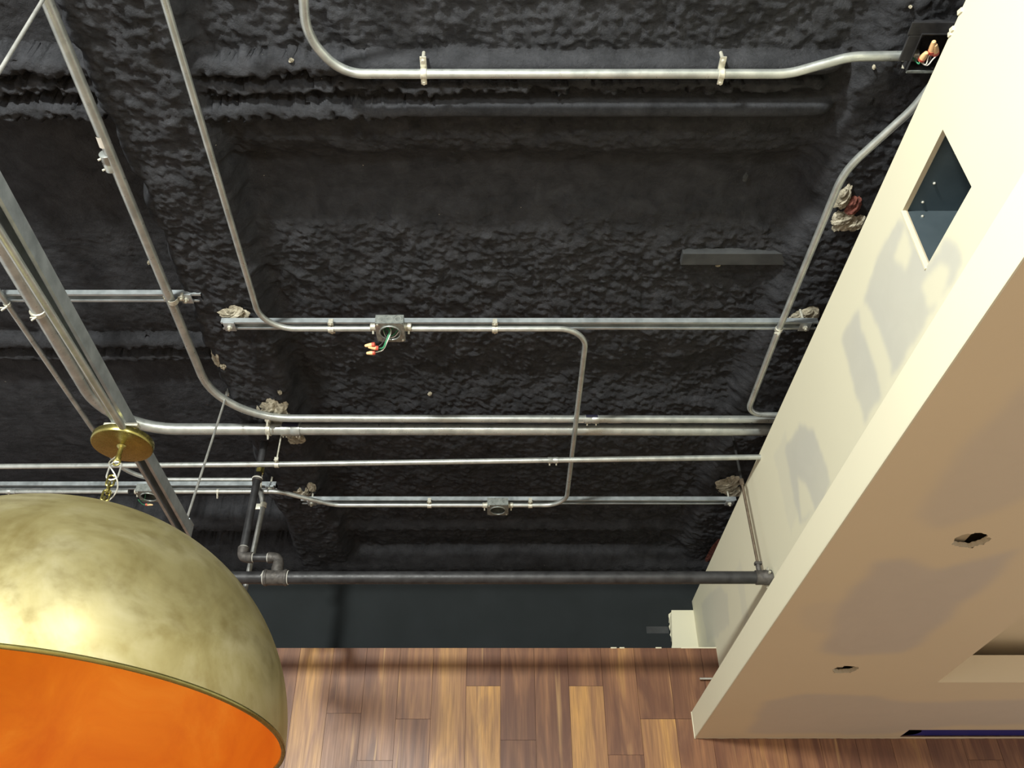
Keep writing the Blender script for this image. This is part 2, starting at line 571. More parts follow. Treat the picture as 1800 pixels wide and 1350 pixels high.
# upper side wall with duct opening
OY0, OY1, OZ0, OZ1 = 1.327, 1.594, 1.575, 1.792
gy = np.unique(np.concatenate([np.arange(-1.2, 4.69, .008), [4.69, OY0, OY1]]))
gz = np.unique(np.concatenate([np.arange(ZFT - .04, ZA, .008), [ZA, OZ0, OZ1]]))
GY, GZ = np.meshgrid(gy, gz)
co = np.stack([np.full_like(GY, XS), GY, GZ + H], -1).reshape(-1, 3)
nx = len(gy)
i = np.arange((len(gz) - 1) * nx).reshape(-1, nx)[:, :-1].ravel()
q = np.stack([i, i + nx, i + nx + 1, i + 1], -1)
cc = co[q].mean(1)
q = q[~((cc[:, 1] > OY0) & (cc[:, 1] < OY1) & (cc[:, 2] - H > OZ0) & (cc[:, 2] - H < OZ1))]
pos = [([(1545, 440), (1517, 525), (1478, 600), (1500, 680), (1522, 745), (1568, 662), (1697, 462), (1690, 440), (1660, 415), (1628, 470), (1600, 405), (1578, 385)], 1.0),
       ([(1380, 792), (1405, 742), (1430, 756), (1462, 850), (1432, 900), (1405, 920), (1395, 870)], 1.0),
       ([(1360, 800), (1382, 760), (1402, 900), (1390, 940)], .35),
       ([(1232, 1062), (1262, 1030), (1278, 1040), (1282, 1100), (1244, 1132)], .55),
       ([(1292, 1000), (1302, 985), (1318, 1100), (1310, 1110)], .35)]
neg = [[(1508, 528), (1522, 532), (1545, 580), (1567, 640), (1567, 664), (1550, 705), (1535, 640), (1518, 590)],
       [(1572, 452), (1590, 398), (1606, 440), (1592, 482)], [(1618, 500), (1652, 458), (1668, 474), (1652, 530), (1632, 546)],
       [(1403, 838), (1418, 850), (1433, 898), (1408, 912)]]
wobY = GY + .008 * vnoise(GY, GZ, .05, 51); wobZ = GZ + .012 * vnoise(GY, GZ, .07, 52)
mk = np.zeros_like(GY)
for p, s in pos: mk = np.maximum(mk, s * inside(wobY, wobZ, to_plane(p, 'yz', x=XS)))
for p in neg: mk = np.where(inside(wobY, wobZ, to_plane(p, 'yz', x=XS)), mk * .12, mk)
mk = blur(mk, 3) * (.85 + .15 * vnoise(GY, GZ, .2, 53))
wall_side = mesh_np('wall_right', co, q, M_dry, False)
set_mud(wall_side, mk)
tag(wall_side, kind='structure')
bm = bmesh.new()
T = .014
box2(bm, V(XS + .0005, -1.2, OZ1), V(XS + T, YB, ZA))
box2(bm, V(XS + .0005, -1.2, ZFT - .04), V(XS + T, YB, OZ0))
box2(bm, V(XS + .0005, -1.2, OZ0), V(XS + T, OY0, OZ1))
box2(bm, V(XS + .0005, OY1, OZ0), V(XS + T, YB, OZ1))
tag(obj('drywall_core', bm, M_drycore, wall_side, False), kind='structure')
bm = bmesh.new()
box2(bm, V(XS - .0035, OY1 - .001, OZ0 - .004), V(XS + .010, OY1 + .006, OZ1 + .001), .001)
o = tag(obj('opening_bead', bm, M_caulk, wall_side, False), kind='structure')
# jagged plaster lip on the top edge near the open box
bm = bmesh.new()
for (u, v, s) in ((1668, 52, .018), (1664, 60, .014), (1688, 20, .02)):
    p = P(u, v, z=ZA); p.x = XS + .002
    box(bm, p, (.012, s, .012), Matrix.Rotation(.6, 3, 'X'), .002)
tag(obj('plaster_crumb', bm, M_caulk, wall_side, False), kind='structure')

# lower soffit: fascia, ledge, underside with coffer, round holes, slot
CX0, CY1, CZ = 1.762, 3.47, 1.215
holes = [(1.322, 2.207, .047), (1.343, 3.315, .043)]
hp = []
for (u, v, r0) in ((1707, 950, .048), (1486, 1177, .044)):
    p = P(u, v, z=ZFB); hp.append((p.x, p.y, r0))
sp0, sp1 = P(1590, 1295, z=ZFB), P(1590, 1282, z=ZFB)
SX0, SY0, SY1 = P(1590, 1289, z=ZFB).x, P(1590, 1283, z=ZFB).y, P(1590, 1295, z=ZFB).y
p = P(1647, 1200, z=ZFB); CX0, CY1 = p.x, p.y
gx = np.unique(np.concatenate([np.arange(XF, 2.4, .0075), np.arange(2.4, 3.6, .04), [3.6, CX0, SX0]]))
gy = np.unique(np.concatenate([np.arange(-1.2, .9, .05), np.arange(.9, YW, .0075), [YW, CY1, SY0, SY1]]))
GX, GY = np.meshgrid(gx, gy)
PX, PY = GX.copy(), GY.copy()
def holerad(th, r0, s):
    return r0 * (1 + .07 * np.sin(2 * th + s) + .05 * np.sin(5 * th + 2 * s) + .035 * np.sin(9 * th + s * 3) + .02 * np.sin(17 * th))
for s, (hx, hy, r0) in enumerate(hp):
    dx, dy = GX - hx, GY - hy
    d = np.hypot(dx, dy); th = np.arctan2(dy, dx)
    rr = holerad(th, r0, s + 1)
    near = np.abs(d - rr) < .0042
    PX = np.where(near, hx + rr * np.cos(th), PX); PY = np.where(near, hy + rr * np.sin(th), PY)
co = np.stack([PX, PY, np.full_like(PX, ZFB + H)], -1).reshape(-1, 3)
nx = len(gx)
i = np.arange((len(gy) - 1) * nx).reshape(-1, nx)[:, :-1].ravel()
q = np.stack([i, i + 1, i + nx + 1, i + nx], -1)
cc = co[q].mean(1)
kill = (cc[:, 0] > CX0) & (cc[:, 1] < CY1)
kill |= (cc[:, 0] > SX0) & (cc[:, 1] > SY0) & (cc[:, 1] < SY1)
for s, (hx, hy, r0) in enumerate(hp):
    dx, dy = cc[:, 0] - hx, cc[:, 1] - hy
    kill |= np.hypot(dx, dy) < holerad(np.arctan2(dy, dx), r0, s + 1)
q = q[~kill]
wx = GX + .02 * vnoise(GX, GY, .12, 61); wy = GY + .02 * vnoise(GX, GY, .12, 62)
mk = np.zeros_like(GX)
for p, s in (([(1450, 1148), (1462, 1065), (1500, 1040), (1530, 988), (1600, 985), (1645, 1002), (1740, 980), (1800, 960), (1735, 1025), (1650, 1105), (1590, 1148), (1500, 1152)], .9),
             ([(1315, 1288), (1345, 1232), (1400, 1222), (1540, 1222), (1600, 1236), (1810, 1230), (1830, 1272), (1640, 1278), (1560, 1290)], .8),
             ([(1600, 905), (1700, 780), (1830, 660), (1860, 860), (1640, 930)], .55),
             ([(1400, 1070), (1455, 1055), (1455, 1120), (1415, 1110)], .3)):
    mk = np.maximum(mk, s * inside(wx, wy, to_plane(p, 'xy', z=ZFB)))
mk = blur(mk, 16)
soffit = mesh_np('ceiling_soffit', co, q, M_dry2, False)
set_mud(soffit, mk)
tag(soffit, kind='structure')

bm = bmesh.new()                                    # fascia and ledge
box2(bm, V(XF, -1.2, ZFB + .0005), V(XF + .014, YW - .001, ZFT))
box2(bm, V(XF + .014, -1.2, ZFT - .014), V(XS, YW - .001, ZFT - .0005))
tag(obj('trim_fascia', bm, M_dry, soffit, False), kind='structure')
bm = bmesh.new()                                    # bead on the end and edges
box2(bm, V(XF - .003, YW - .008, ZFB - .002), V(XF + .004, YW - .0005, ZFT + .001), .001)
box2(bm, V(XF - .001, -1.2, ZFB - .001), V(XF + .004, YW - .004, ZFB + .004), .001)
tag(obj('trim_bead', bm, M_caulk, soffit), kind='structure')
bm = bmesh.new()                                    # caulk against the planks
pts = [V(XF + .02 + .02 * i, YW - .004 - .0015 * random.random(), ZFB + .001 + .0015 * random.random()) for i in range(120)]
sweep(bm, pts, .004, 6)
tag(obj('caulk_bead', bm, M_drycore, soffit), kind='structure')
bm = bmesh.new()                                    # coffer: low lip all round, a wider hollow above it
ZL, ZK, SB = 1.212, 1.28, .45
box2(bm, V(CX0, CY1, ZFB + .0005), V(3.6, CY1 + .014, ZL))
box2(bm, V(CX0 - .014, -1.2, ZFB + .0005), V(CX0, CY1 + .014, ZL))
box2(bm, V(CX0 - SB, CY1 + .014, ZL - .014), V(3.6, CY1 + SB, ZL))
box2(bm, V(CX0 - SB, -1.2, ZL - .014), V(CX0 - .014, CY1 + .014, ZL))
box2(bm, V(CX0 - SB, CY1 + SB, ZL), V(3.6, CY1 + SB + .014, ZK))
box2(bm, V(CX0 - SB - .014, -1.2, ZL), V(CX0 - SB, CY1 + SB + .014, ZK))
box2(bm, V(CX0 - SB, -1.2, ZK), V(3.6, CY1 + SB, ZK + .014))
tag(obj('ceiling_coffer', bm, M_dry2, soffit, False), kind='structure')
bm = bmesh.new()                                    # plasterboard thickness at the holes
for s, (hx, hy, r0) in enumerate(hp):
    n = 60
    A, B, D = [], [], []
    for k in range(n):
        th = 2*PI*k/n
        rr = float(holerad(np.float64(th), r0, s + 1))
        r2 = rr * (1 - .06 - .05 * random.random())
        A.append(bm.verts.new(V(hx + rr*math.cos(th), hy + rr*math.sin(th), ZFB + .0002)))
        B.append(bm.verts.new(V(hx + r2*math.cos(th), hy + r2*math.sin(th), ZFB + .013 + .002 * random.random())))
    for k in range(n):
        k2 = (k+1) % n
        bm.faces.new((A[k], A[k2], B[k2], B[k]))
o = tag(obj('hole_edge', bm, M_drycore, soffit, False), kind='structure')
bm = bmesh.new()                                    # framing seen through the holes
box2(bm, V(XF + .02, -1.2, ZFB + .085), V(CX0 - .02, YW - .002, ZFB + .10))
for (hx, hy, r0) in hp:
    box2(bm, V(hx - .09, hy - .25, ZFB + .024), V(hx + .012, hy + .25, ZFB + .084))
tag(obj('soffit_framing', bm, M_drycore, soffit, False), kind='structure')
bm = bmesh.new()                                    # slot with blue lining
box2(bm, V(SX0 + .012, SY0, ZFB + .006), V(3.6, SY1, ZFB + .02))
cyl(bm, V(SX0 + .02, (SY0+SY1)/2, ZFB + .006), V(SX0 + .02, (SY0+SY1)/2, ZFB + .02), (SY1-SY0)/2, 20)
box2(bm, V(SX0, SY0, ZFB + .012), V(3.6, SY1, ZFB + .022))
tag(obj('trim_slot', bm, M_blue, soffit, False), kind='structure')
o['label'] = 'ragged cut plasterboard edge'

# exposed patches of fireproofing on the ceiling
def cz(x, y): return float(ceiling_z(np.array([[x]]), np.array([[y]]))[0, 0])
def patch(u, v, w_, h_, mat, name='exposed_fireproofing', seed=0, zz=2.15, thick=.02):
    p = P(u, v, z=zz)
    z = cz(p.x, p.y)
    p = P(u, v, z=z - .004)
    s = 675 - v
    rx = w_ / 2 / (900 + .8*s) * z
    ry = abs(P(u, v + h_/2, z=z).y - P(u, v - h_/2, z=z).y) / 2
    r = random.Random(seed)
    bm = bmesh.new()
    bmesh.ops.create_icosphere(bm, subdivisions=5, radius=1)
    ph = [(r.uniform(1.5, 9), r.uniform(1.5, 9), r.uniform(1.5, 9), r.uniform(0, 6)) for _ in range(9)]
    for vtx in bm.verts:
        c = vtx.co
        d = sum(math.sin(a*c.x + b*c.y + g*c.z + f_) / (1 + .14*(a+b+g)) for a, b, g, f_ in ph)
        hf = sum(math.sin((a*2.9)*c.x + (b*3.1)*c.y + (g*2.7)*c.z + f_) for a, b, g, f_ in ph) / 9
        k = 1 + .26 * d + .30 * hf
        jitter = r.uniform(-.04, .04)
        vtx.co = Vector((c.x * rx * (k + jitter), c.y * ry * (k + jitter), c.z * thick * k))
    bmesh.ops.translate(bm, verts=bm.verts[:], vec=p)
    o = obj(name, bm, mat, ceiling, False)
    o['kind'] = 'structure'
    return o
for args in ((412, 552, 46, 22, M_fibre), (385, 628, 22, 28, M_fibre), (392, 644, 9, 7, M_fibre), (482, 722, 46, 36, M_fibre),
             (492, 748, 34, 14, M_fibre), (520, 771, 26, 14, M_fibre), (532, 864, 26, 14, M_fibre), (548, 857, 12, 16, M_fibre),
             (1483, 345, 20, 34, M_fibre), (1481, 386, 34, 34, M_fibre), (1503, 392, 26, 24, M_fibre), (1499, 362, 20, 30, M_redpatch),
             (1404, 556, 26, 14, M_fibre), (1424, 550, 26, 16, M_fibre), (1280, 852, 36, 24, M_fibre), (1290, 864, 24, 14, M_fibre),
             (1252, 972, 12, 34, M_redpatch), (755, 692, 7, 5, M_fibre), (512, 106, 7, 6, M_fibre), (484, 103, 9, 5, M_fibre), (1310, 312, 7, 12, M_dust), (262, 462, 6, 5, M_fibre),
             (1536, 118, 4, 6, M_fibre), (1600, 12, 5, 4, M_fibre), (1262, 466, 8, 4, M_fibre), (492, 690, 6, 6, M_fibre)):
    patch(*args, seed=int(args[0]), thick=.014 if args[2] > 12 else .006)
# dusty unpainted strip
bm = bmesh.new()
a, b = P(1201, 446, z=2.20), P(1395, 468, z=2.20)
z = min(cz(a.x + (b.x - a.x) * q / 9, a.y + (b.y - a.y) * (q % 3) / 2) for q in range(10)) + .032
a, b = P(1201, 446, z=z), P(1392, 466, z=z)
box2(bm, a, (b.x, b.y, b.z + .03), .002)
o = obj('dusty_steel_strip', bm, M_dust, ceiling, False); o['kind'] = 'structure'

# ------------------------------------------------------------------ duct box in the wall opening
duct = empty('duct_boot', V(XS + .15, (OY0+OY1)/2, OZ0), 'open square sheet metal duct set in the cream upper wall', 'duct')
bm = bmesh.new()
x0, x1, g, t = XS + T + .001, XS + .30, .003, .0015
box2(bm, V(x0, OY0 - g, OZ1 + g), V(x1, OY1 + g, OZ1 + g + t))
box2(bm, V(x0, OY0 - g, OZ0 - g - t), V(x1, OY1 + g, OZ0 - g))
box2(bm, V(x0, OY0 - g - t, OZ0 - g), V(x1, OY0 - g, OZ1 + g))
box2(bm, V(x0, OY1 + g, OZ0 - g), V(x1, OY1 + g + t, OZ1 + g))
box2(bm, V(x1, OY0 - g, OZ0 - g), V(x1 + t, OY1 + g, OZ1 + g))
obj('duct_body', bm, M_duct, duct, False)
for k, (yy, xx) in enumerate(((1.40, .05), (1.50, .035), (1.565, .03))):
    bm = bmesh.new(); bmesh.ops.create_uvsphere(bm, u_segments=12, v_segments=8, radius=.004)
    bmesh.ops.translate(bm, verts=bm.verts[:], vec=V(x0 + xx, yy, OZ1 + g - .001))
    obj('screw', bm, M_cast, duct)
bm = bmesh.new(); bmesh.ops.create_uvsphere(bm, u_segments=12, v_segments=8, radius=.004)
bmesh.ops.translate(bm, verts=bm.verts[:], vec=V(x0 + .035, OY1 + g - .001, OZ1 - .02))
obj('screw', bm, M_cast, duct)

# ------------------------------------------------------------------ struts
def strut_mesh(bm, a, b, wid=.041, hgt=.021, t=.0025, lip=.009):
    """C channel, open side down; a,b = bottom centre line"""
    a, b = Vector(a), Vector(b)
    d = (b - a).normalized(); s = d.cross(Vector((0, 0, 1))).normalized(); u = Vector((0, 0, 1))
    hw = wid / 2
    prof = [(-hw+lip, .007), (-hw+lip, 0), (-hw, 0), (-hw, hgt), (hw, hgt), (hw, 0), (hw-lip, 0), (hw-lip, .007),
            (hw-lip+t, .007), (hw-lip+t, t), (hw-t, t), (hw-t, hgt-t), (-hw+t, hgt-t), (-hw+t, t), (-hw+lip-t, t), (-hw+lip-t, .007)]
    A = [bm.verts.new(a + s*x + u*z) for x, z in prof]
    B = [bm.verts.new(b + s*x + u*z) for x, z in prof]
    n = len(prof)
    for i in range(n):
        bm.faces.new((A[i], A[(i+1) % n], B[(i+1) % n], B[i]))
    for R_ in (A, B):
        f = bm.faces.new(R_); bmesh.ops.triangulate(bm, faces=[f])

def hanger(parent, p, ztop, rod=.005, plate=True, zb=None):
    """plate under the channel and a threaded rod up to the ceiling"""
    bm = bmesh.new()
    z0 = p.z - .022
    cyl(bm, (p.x, p.y, z0), (p.x, p.y, ztop + H), rod, 10)
    obj('threaded_rod', bm, M_cast, parent)
    if plate:
        bm = bmesh.new()
        box(bm, Vector((p.x, p.y, p.z - .0032)), (.041, .046, .005), None, .0008)
        obj('square_washer', bm, M_strut, parent)
        bm = bmesh.new()
        cyl(bm, (p.x, p.y, p.z - .0145), (p.x, p.y, p.z - .006), .0095, 6)
        obj('hex_nut', bm, M_cast, parent)

def strut(name, a, b, label, hang=(), cat='strut channel', group='ceiling strut channels', **kw):
    a, b = Vector(a), Vector(b)
    root = empty(name, (a + b) / 2, label, cat, group)
    bm = bmesh.new(); strut_mesh(bm, a, b, **kw)
    obj('channel', bm, M_strut, root, False)
    d = (b - a).normalized()
    for off in hang:
        p = a + d * off if off >= 0 else b + d * off
        hanger(root, p, cz(p.x, p.y))
    return root

ZS = 2.05
def at_y(u, v, z, yfix):       # point with the height z on the line y = yfix
    p = P(u, v, z=z); p.y = yfix; return p
y1 = P(900, 573, z=ZS).y
S1 = strut('strut_channel', at_y(390, 573, ZS, y1), at_y(1436, 573, ZS, y1), 'long galvanized strut channel across the middle of the ceiling carrying the open junction box', (.03, -.045))
y2 = P(900, 883, z=ZS).y
S2 = strut('strut_channel', at_y(530, 883, ZS, y2), at_y(1293, 883, ZS, y2), 'galvanized strut channel nearest the black far wall with a junction box under its middle', (.05, -.03))
ZS3 = 2.10
y3 = P(300, 524, z=ZS3).y
S3 = strut('strut_channel', at_y(-420, 524, ZS3, y3), at_y(355, 524, ZS3, y3), 'short ended galvanized strut channel at left, passing above the hanging strut', (-.055,))
y4 = P(300, 857, z=ZS).y
S4 = strut('strut_channel', at_y(-330, 857, ZS, y4), at_y(486, 857, ZS, y4), 'galvanized strut channel behind the brass canopy, ending beside the black riser pipe', (-.03,))

# hanging strut with two rods
ZY = 1.32
pa, pb = P(273, 833, z=ZY), P(75, 480, z=ZY)
d = (pb - pa).normalized(); sd = Vector((0, 0, 1)).cross(d).normalized()
if sd.x > 0: sd = -sd
end = pa - d * ((P(345, 945, z=ZY).y - pa.y) / abs(d.y))
near = pb + d * 1.6
off = sd * .0205
SH = empty('hanging_strut', end + off, 'galvanized strut hung low on rods, running from the left edge to behind the dome', 'strut channel')
bm = bmesh.new(); strut_mesh(bm, near + off, end + off, hgt=.041)
obj('channel', bm, M_strut, SH, False)
tp = P(400, 690, z=2.1); tp = P(400, 690, z=cz(tp.x, tp.y))
bt = end + off + d * .03
bm = bmesh.new(); sweep(bm, [bt + Vector((0, 0, .02)), tp + Vector((0, 0, .02))], .0045, 10)
obj('hanger_rod', bm, M_wire, SH)
bm = bmesh.new(); cyl(bm, tp + Vector((0, 0, .0)), tp - Vector((0, 0, .014)), .009, 8); cyl(bm, tp + Vector((.012, .004, .0)), tp + Vector((.03, .004, -.006)), .005, 8)
obj('ceiling_anchor', bm, M_cast, SH)
q1 = P(75, 0, y=1.075); q0 = Vector((q1.x, 1.075, ZY + H + .03))
bm = bmesh.new(); cyl(bm, q0, (q0.x, q0.y, cz(q0.x, 1.075) + H + .02), .0045, 10)
obj('hanger_rod', bm, M_wire, SH)
bm = bmesh.new(); box(bm, end + off + d * .03 + Vector((0, 0, .043)), (.045, .05, .005), None, .001)
obj('square_washer', bm, M_strut, SH)

# ------------------------------------------------------------------ conduits
def tube_obj(name, pts, r, mat, parent, bend=.09, seg=18):
    bm = bmesh.new(); sweep(bm, fillet(pts, bend), r, seg)
    return obj(name, bm, mat, parent)

def coupling(parent, c, d, r, L=.05, screws=2, label=None, sticker=False):
    d = Vector(d).normalized()
    bm = bmesh.new()
    n = 14
    prof = [(-1, r*1.04), (-.97, r*1.18), (-.2, r*1.18), (-.12, r*1.1), (.12, r*1.1), (.2, r*1.18), (.97, r*1.18), (1, r*1.04)]
    sweep(bm, [c + d * L/2 * s for s, _ in prof], r, 18, True, [q for _, q in prof])
    o = obj('coupling', bm, M_emt, parent)
    side = Vector((0, 1, 0)) - d * d.y
    if side.length < .3: side = Vector((-1, 0, 0))
    side = (side.normalized() + Vector((0, 0, -.9))).normalized()
    offs = (-.32, .32) if screws == 2 else (-.42, -.26, .26, .42)
    for s in offs:
        q = c + d * L * s
        bm = bmesh.new(); cyl(bm, q + side * r, q + side * (r + .011), .0035, 8)
        obj('set_screw', bm, M_cast, o)
    if sticker:
        bm = bmesh.new()
        a_ = Vector((0, -1, .35)).normalized()
        sweep_arc(bm, c - d * L*.42, c + d * L*.42, r*1.2, a_, .55)
        obj('sticker', bm, M_label, o)
    return o

def sweep_arc(bm, a, b, r, mid, half):
    a, b = Vector(a), Vector(b)
    d = (b - a).normalized(); mid = (mid - d * mid.dot(d)).normalized(); s = d.cross(mid)
    A, B = [], []
    for k in range(9):
        t = (k / 8 * 2 - 1) * half
        n = mid * math.cos(t) + s * math.sin(t)
        A.append(bm.verts.new(a + n * r)); B.append(bm.verts.new(b + n * r))
    for k in range(8): bm.faces.new((A[k], A[k+1], B[k+1], B[k]))

def strut_clamp(parent, c, d, r, ztop, L=.02):
    """two-piece strap with ears: conduit under a channel; d = conduit direction"""
    d = Vector(d).normalized()
    s = Vector((0, 0, 1)).cross(d).normalized()
    bm = bmesh.new()
    # saddle
    n = 12
    A, B = [], []
    rr = r + .0022
    outline = [s * (-rr - .016) + Vector((0, 0, rr*.4)), s * -rr + Vector((0, 0, rr*.4))]
    for k in range(n + 1):
        t = PI + PI * k / n
        outline.append(s * math.cos(t) * rr + Vector((0, 0, math.sin(t) * rr)))
    outline += [s * rr + Vector((0, 0, rr*.4)), s * (rr + .016) + Vector((0, 0, rr*.4))]
    th = .0022
    def ringpts(off):
        return [bm.verts.new(Vector(c) + p + d * off) for p in outline] + [bm.verts.new(Vector(c) + p * 1.0 + Vector((0, 0, -th)) - (s * 0) + d * off) for p in reversed(outline)]
    R1, R2 = ringpts(-L/2), ringpts(L/2)
    m_ = len(R1)
    for k in range(m_):
        bm.faces.new((R1[k], R1[(k+1) % m_], R2[(k+1) % m_], R2[k]))
    h_ = len(outline)
    for R_ in (R1, R2):
        for k in range(h_ - 1):
            bm.faces.new((R_[k], R_[k+1], R_[m_-2-k], R_[m_-1-k]))
    for sg in (-1, 1):
        q = Vector(c) + s * sg * (rr + .009)
        box2(bm, q + d * -.008 + s * -.004 + Vector((0, 0, rr*.4)), q + d * .008 + s * .004 + Vector((0, 0, max(ztop + H - c[2], rr*.5))))
        cyl(bm, q + Vector((0, 0, rr*.4 - .008)), q + Vector((0, 0, rr*.4)), .0042, 8)
    return obj('conduit_clamp', bm, M_cast, parent)

def beam_clamp(parent, c, d, r, L=.012):
    """ring clamp with a screw pointing down"""
    d = Vector(d).normalized()
    s = Vector((0, 0, 1)).cross(d).normalized()
    bm = bmesh.new()
    prof = [r * 1.08, r * 1.2, r * 1.2, r * 1.08]
    sweep(bm, [Vector(c) + d * L * q for q in (-.5, -.4, .4, .5)], r, 18, True, prof)
    cyl(bm, Vector(c) + Vector((0, 0, -r)) - s * .003, Vector(c) + Vector((0, 0, -r - .02)) + s * .012, .004, 8)
    cyl(bm, Vector(c) + Vector((0, 0, -r - .006)), Vector(c) + Vector((0, 0, -r - .006)) + s * .02, .0032, 8)
    return obj('conduit_clamp', bm, M_cast, parent)

def conduit(pts, r, label, mat=None, bend=.09, name='metal_conduit'):
    root = empty(name, pts[0], label, 'conduit', 'metal conduits under the black ceiling')
    tube_obj('tube', pts, r, mat or M_emt, root, bend)
    return root

ZC = 2.024
yA = P(800, 578, z=ZC).y
yC = P(750, 888, z=ZC).y
# A: from the top of the frame to box 1
pA = [P(240, -170, z=ZC), P(452, 540, z=ZC), at_y(515, 577, ZC, yA), at_y(659, 577, ZC, yA)]
a_top = P(290, 0, z=ZC); a_b = P(437, 490, z=ZC)
dA = (a_b - a_top).normalized()
pA = [a_top - dA * .5, P(455, 556, z=ZC), at_y(497, 577, ZC, yA), at_y(660, 577, ZC, yA)]
cA = conduit(pA, .0105, 'thin conduit from the top edge at left curving right into the open junction box', bend=[0, .14, .14, 0])
strut_clamp(cA, at_y(582, 577, ZC, yA), (1, 0, 0), .0105, ZS)
# B: box 1 -> right -> bend -> toward the wall -> bend -> box 2
xB = P(1022, 640, z=ZC).x
pB = [at_y(706, 577, ZC, yA), Vector((xB + .005, yA, ZC + H)), Vector((P(1001, 840, z=ZC).x, yC, ZC + H)), at_y(893, 888, ZC, yC)]
cB = conduit(pB, .0105, 'thin conduit making a U loop on the right between the two junction boxes', mat=M_emt, bend=.105)
strut_clamp(cB, at_y(870, 577, ZC, yA), (1, 0, 0), .0105, ZS)
strut_clamp(cB, at_y(932, 888, ZC, yC), (1, 0, 0), .0105, ZS)
# C: box 2 -> left -> offset -> box 3
yC3 = P(300, 864, z=ZC).y
pC = [at_y(856, 888, ZC, yC), at_y(588, 888, ZC, yC), at_y(490, 864, ZC, yC3), at_y(291, 864, ZC, yC3)]
cC = conduit(pC, .0105, 'thin conduit with shallow offset bend, left of the box nearest the far wall', bend=.16)
strut_clamp(cC, at_y(755, 888, ZC, yC), (1, 0, 0), .0105, ZS)
beam_clamp(cC, at_y(383, 864, ZC, yC3), (1, 0, 0), .0105)
pC2 = [at_y(226, 864, ZC, yC3), at_y(-330, 864, ZC, yC3)]
cC2 = conduit(pC2, .0105, 'thin conduit leaving the far left edge above the brass dome')
coupling(cC2, at_y(20, 864, ZC, yC3), (1, 0, 0), .0105, .045)

# D: medium conduit from top left, bend, to the right
ZD = 2.072
rD = .0165
yD = P(900, 735, z=ZD).y
pD0, pD1 = P(82, 0, z=ZD), P(372, 690, z=ZD)
dD = (P(305, 540, z=ZD) - pD0).normalized()
corner = pD0 + dD * ((yD - pD0.y) / dD.y)
pD = [pD0 - dD * .5, corner, Vector((1.75, yD + .012, ZD + H))]
cD = conduit(pD, rD, 'medium conduit from the upper left corner sweeping right above the thickest conduit', bend=[0, .30, 0])
coupling(cD, P(191, 284, z=ZD), dD, rD, .06)
coupling(cD, at_y(1040, 737, ZD, yD + .008), (1, 0, 0), rD, .06, sticker=True)
for a_, b_, up in ((P(177, 236, z=ZD), P(184, 255, z=ZD), Vector((-.2, -.3, -1))), (at_y(1008, 737, ZD, yD + .007), at_y(1026, 737, ZD, yD + .007), Vector((0, .3, -1))),
                  (at_y(1068, 737, ZD, yD + .008), at_y(1092, 737, ZD, yD + .008), Vector((0, .9, -1)))):
    bm = bmesh.new(); sweep_arc(bm, a_, b_, rD * 1.03, up, .5)
    obj('paper_sticker', bm, M_white_w, cD)
strut_clamp(cD, P(304, 527, z=ZD), dD, rD, ZS3)
beam_clamp(cD, at_y(470, 732, ZD, yD), (1, 0, 0), rD, .02)
# E: thick conduit
ZE = 2.072
rE = .0255
yE = P(700, 754, z=ZE).y
e0, e1 = P(29, 480, z=ZE), P(95, 590, z=ZE)
dE = (e1 - e0).normalized()
cE_corner = e0 + dE * ((yE - e0.y) / dE.y)
pE = [e0 - dE * 1.6, cE_corner, Vector((1.75, yE + .01, ZE + H))]
cE = conduit(pE, rE, 'thickest conduit, bending from the left edge to run right to the cream wall', bend=[0, .28, 0])
coupling(cE, at_y(512, 755, ZE, yE + .002), (1, 0, 0), rE, .085, 4, sticker=True)
beam_clamp(cE, at_y(473, 755, ZE, yE + .002), (1, 0, 0), rE, .022)
beam_clamp(cE, P(68, 547, z=ZE), dE, rE, .02)
# F: thin conduit at far left, bend behind the canopy
ZF = 2.085
f0, f1 = P(13, 535, z=ZF), P(150, 735, z=ZF)
dF = (f1 - f0).normalized()
yF = P(300, 843, z=ZF).y
cF = conduit([f0 - dF * .6, f0 + dF * ((yF - f0.y) / dF.y), at_y(447, 843, ZF, yF)], .0105, 'thin conduit at far left passing behind the brass canopy and bending right', mat=M_emt, bend=[0, .18, 0])
beam_clamp(cF, f0, dF, .0105, .014)
# G: straight run
ZG = 1.93
g0, g1 = P(-400, 823, z=ZG), P(500, 816, z=ZG)
cG = conduit([g0, g1, P(1330, 803.5, z=ZG), P(1330, 803.5, z=ZG) + (P(1330, 803.5, z=ZG) - g1).normalized() * .03], .0115, 'straight conduit running the full width just past the brass canopy', bend=0)
coupling(cG, P(972, 809, z=ZG), (1, -.01, 0), .0115, .045)
gp = P(487, 816, z=ZG)
strut_clamp(cG, gp, (1, 0, 0), .0115, ZG + .02, .018)
bm = bmesh.new(); cyl(bm, gp + Vector((0, -.016, .01)), Vector((gp.x, gp.y - .016, cz(gp.x, gp.y) + H + .01)), .0035, 8)
obj('hanger_rod', bm, M_cast, cG)
# H: right hand offset conduit
ZH = 2.034
rH = .0117
h = [P(1640, 120, z=ZH), P(1606, 188, z=ZH), P(1486, 305, z=ZH), P(1372, 577, z=ZH), P(1315, 706, z=ZH), P(1318, 735, z=ZH)]
h = [P(1725, 40, z=ZH), P(1606, 190, z=ZH), P(1484, 300, z=ZH), P(1370, 577, z=ZH), P(1312, 728, z=ZH), P(1440, 731, z=ZH)]
cH = conduit(h, rH, 'bent conduit at right running beside the cream wall edge', mat=M_emt, bend=[0, .25, .25, .0, .075, 0])
beam_clamp(cH, P(1369, 579, z=ZH), P(1369, 579, z=ZH) - P(1400, 503, z=ZH), rH, .016)
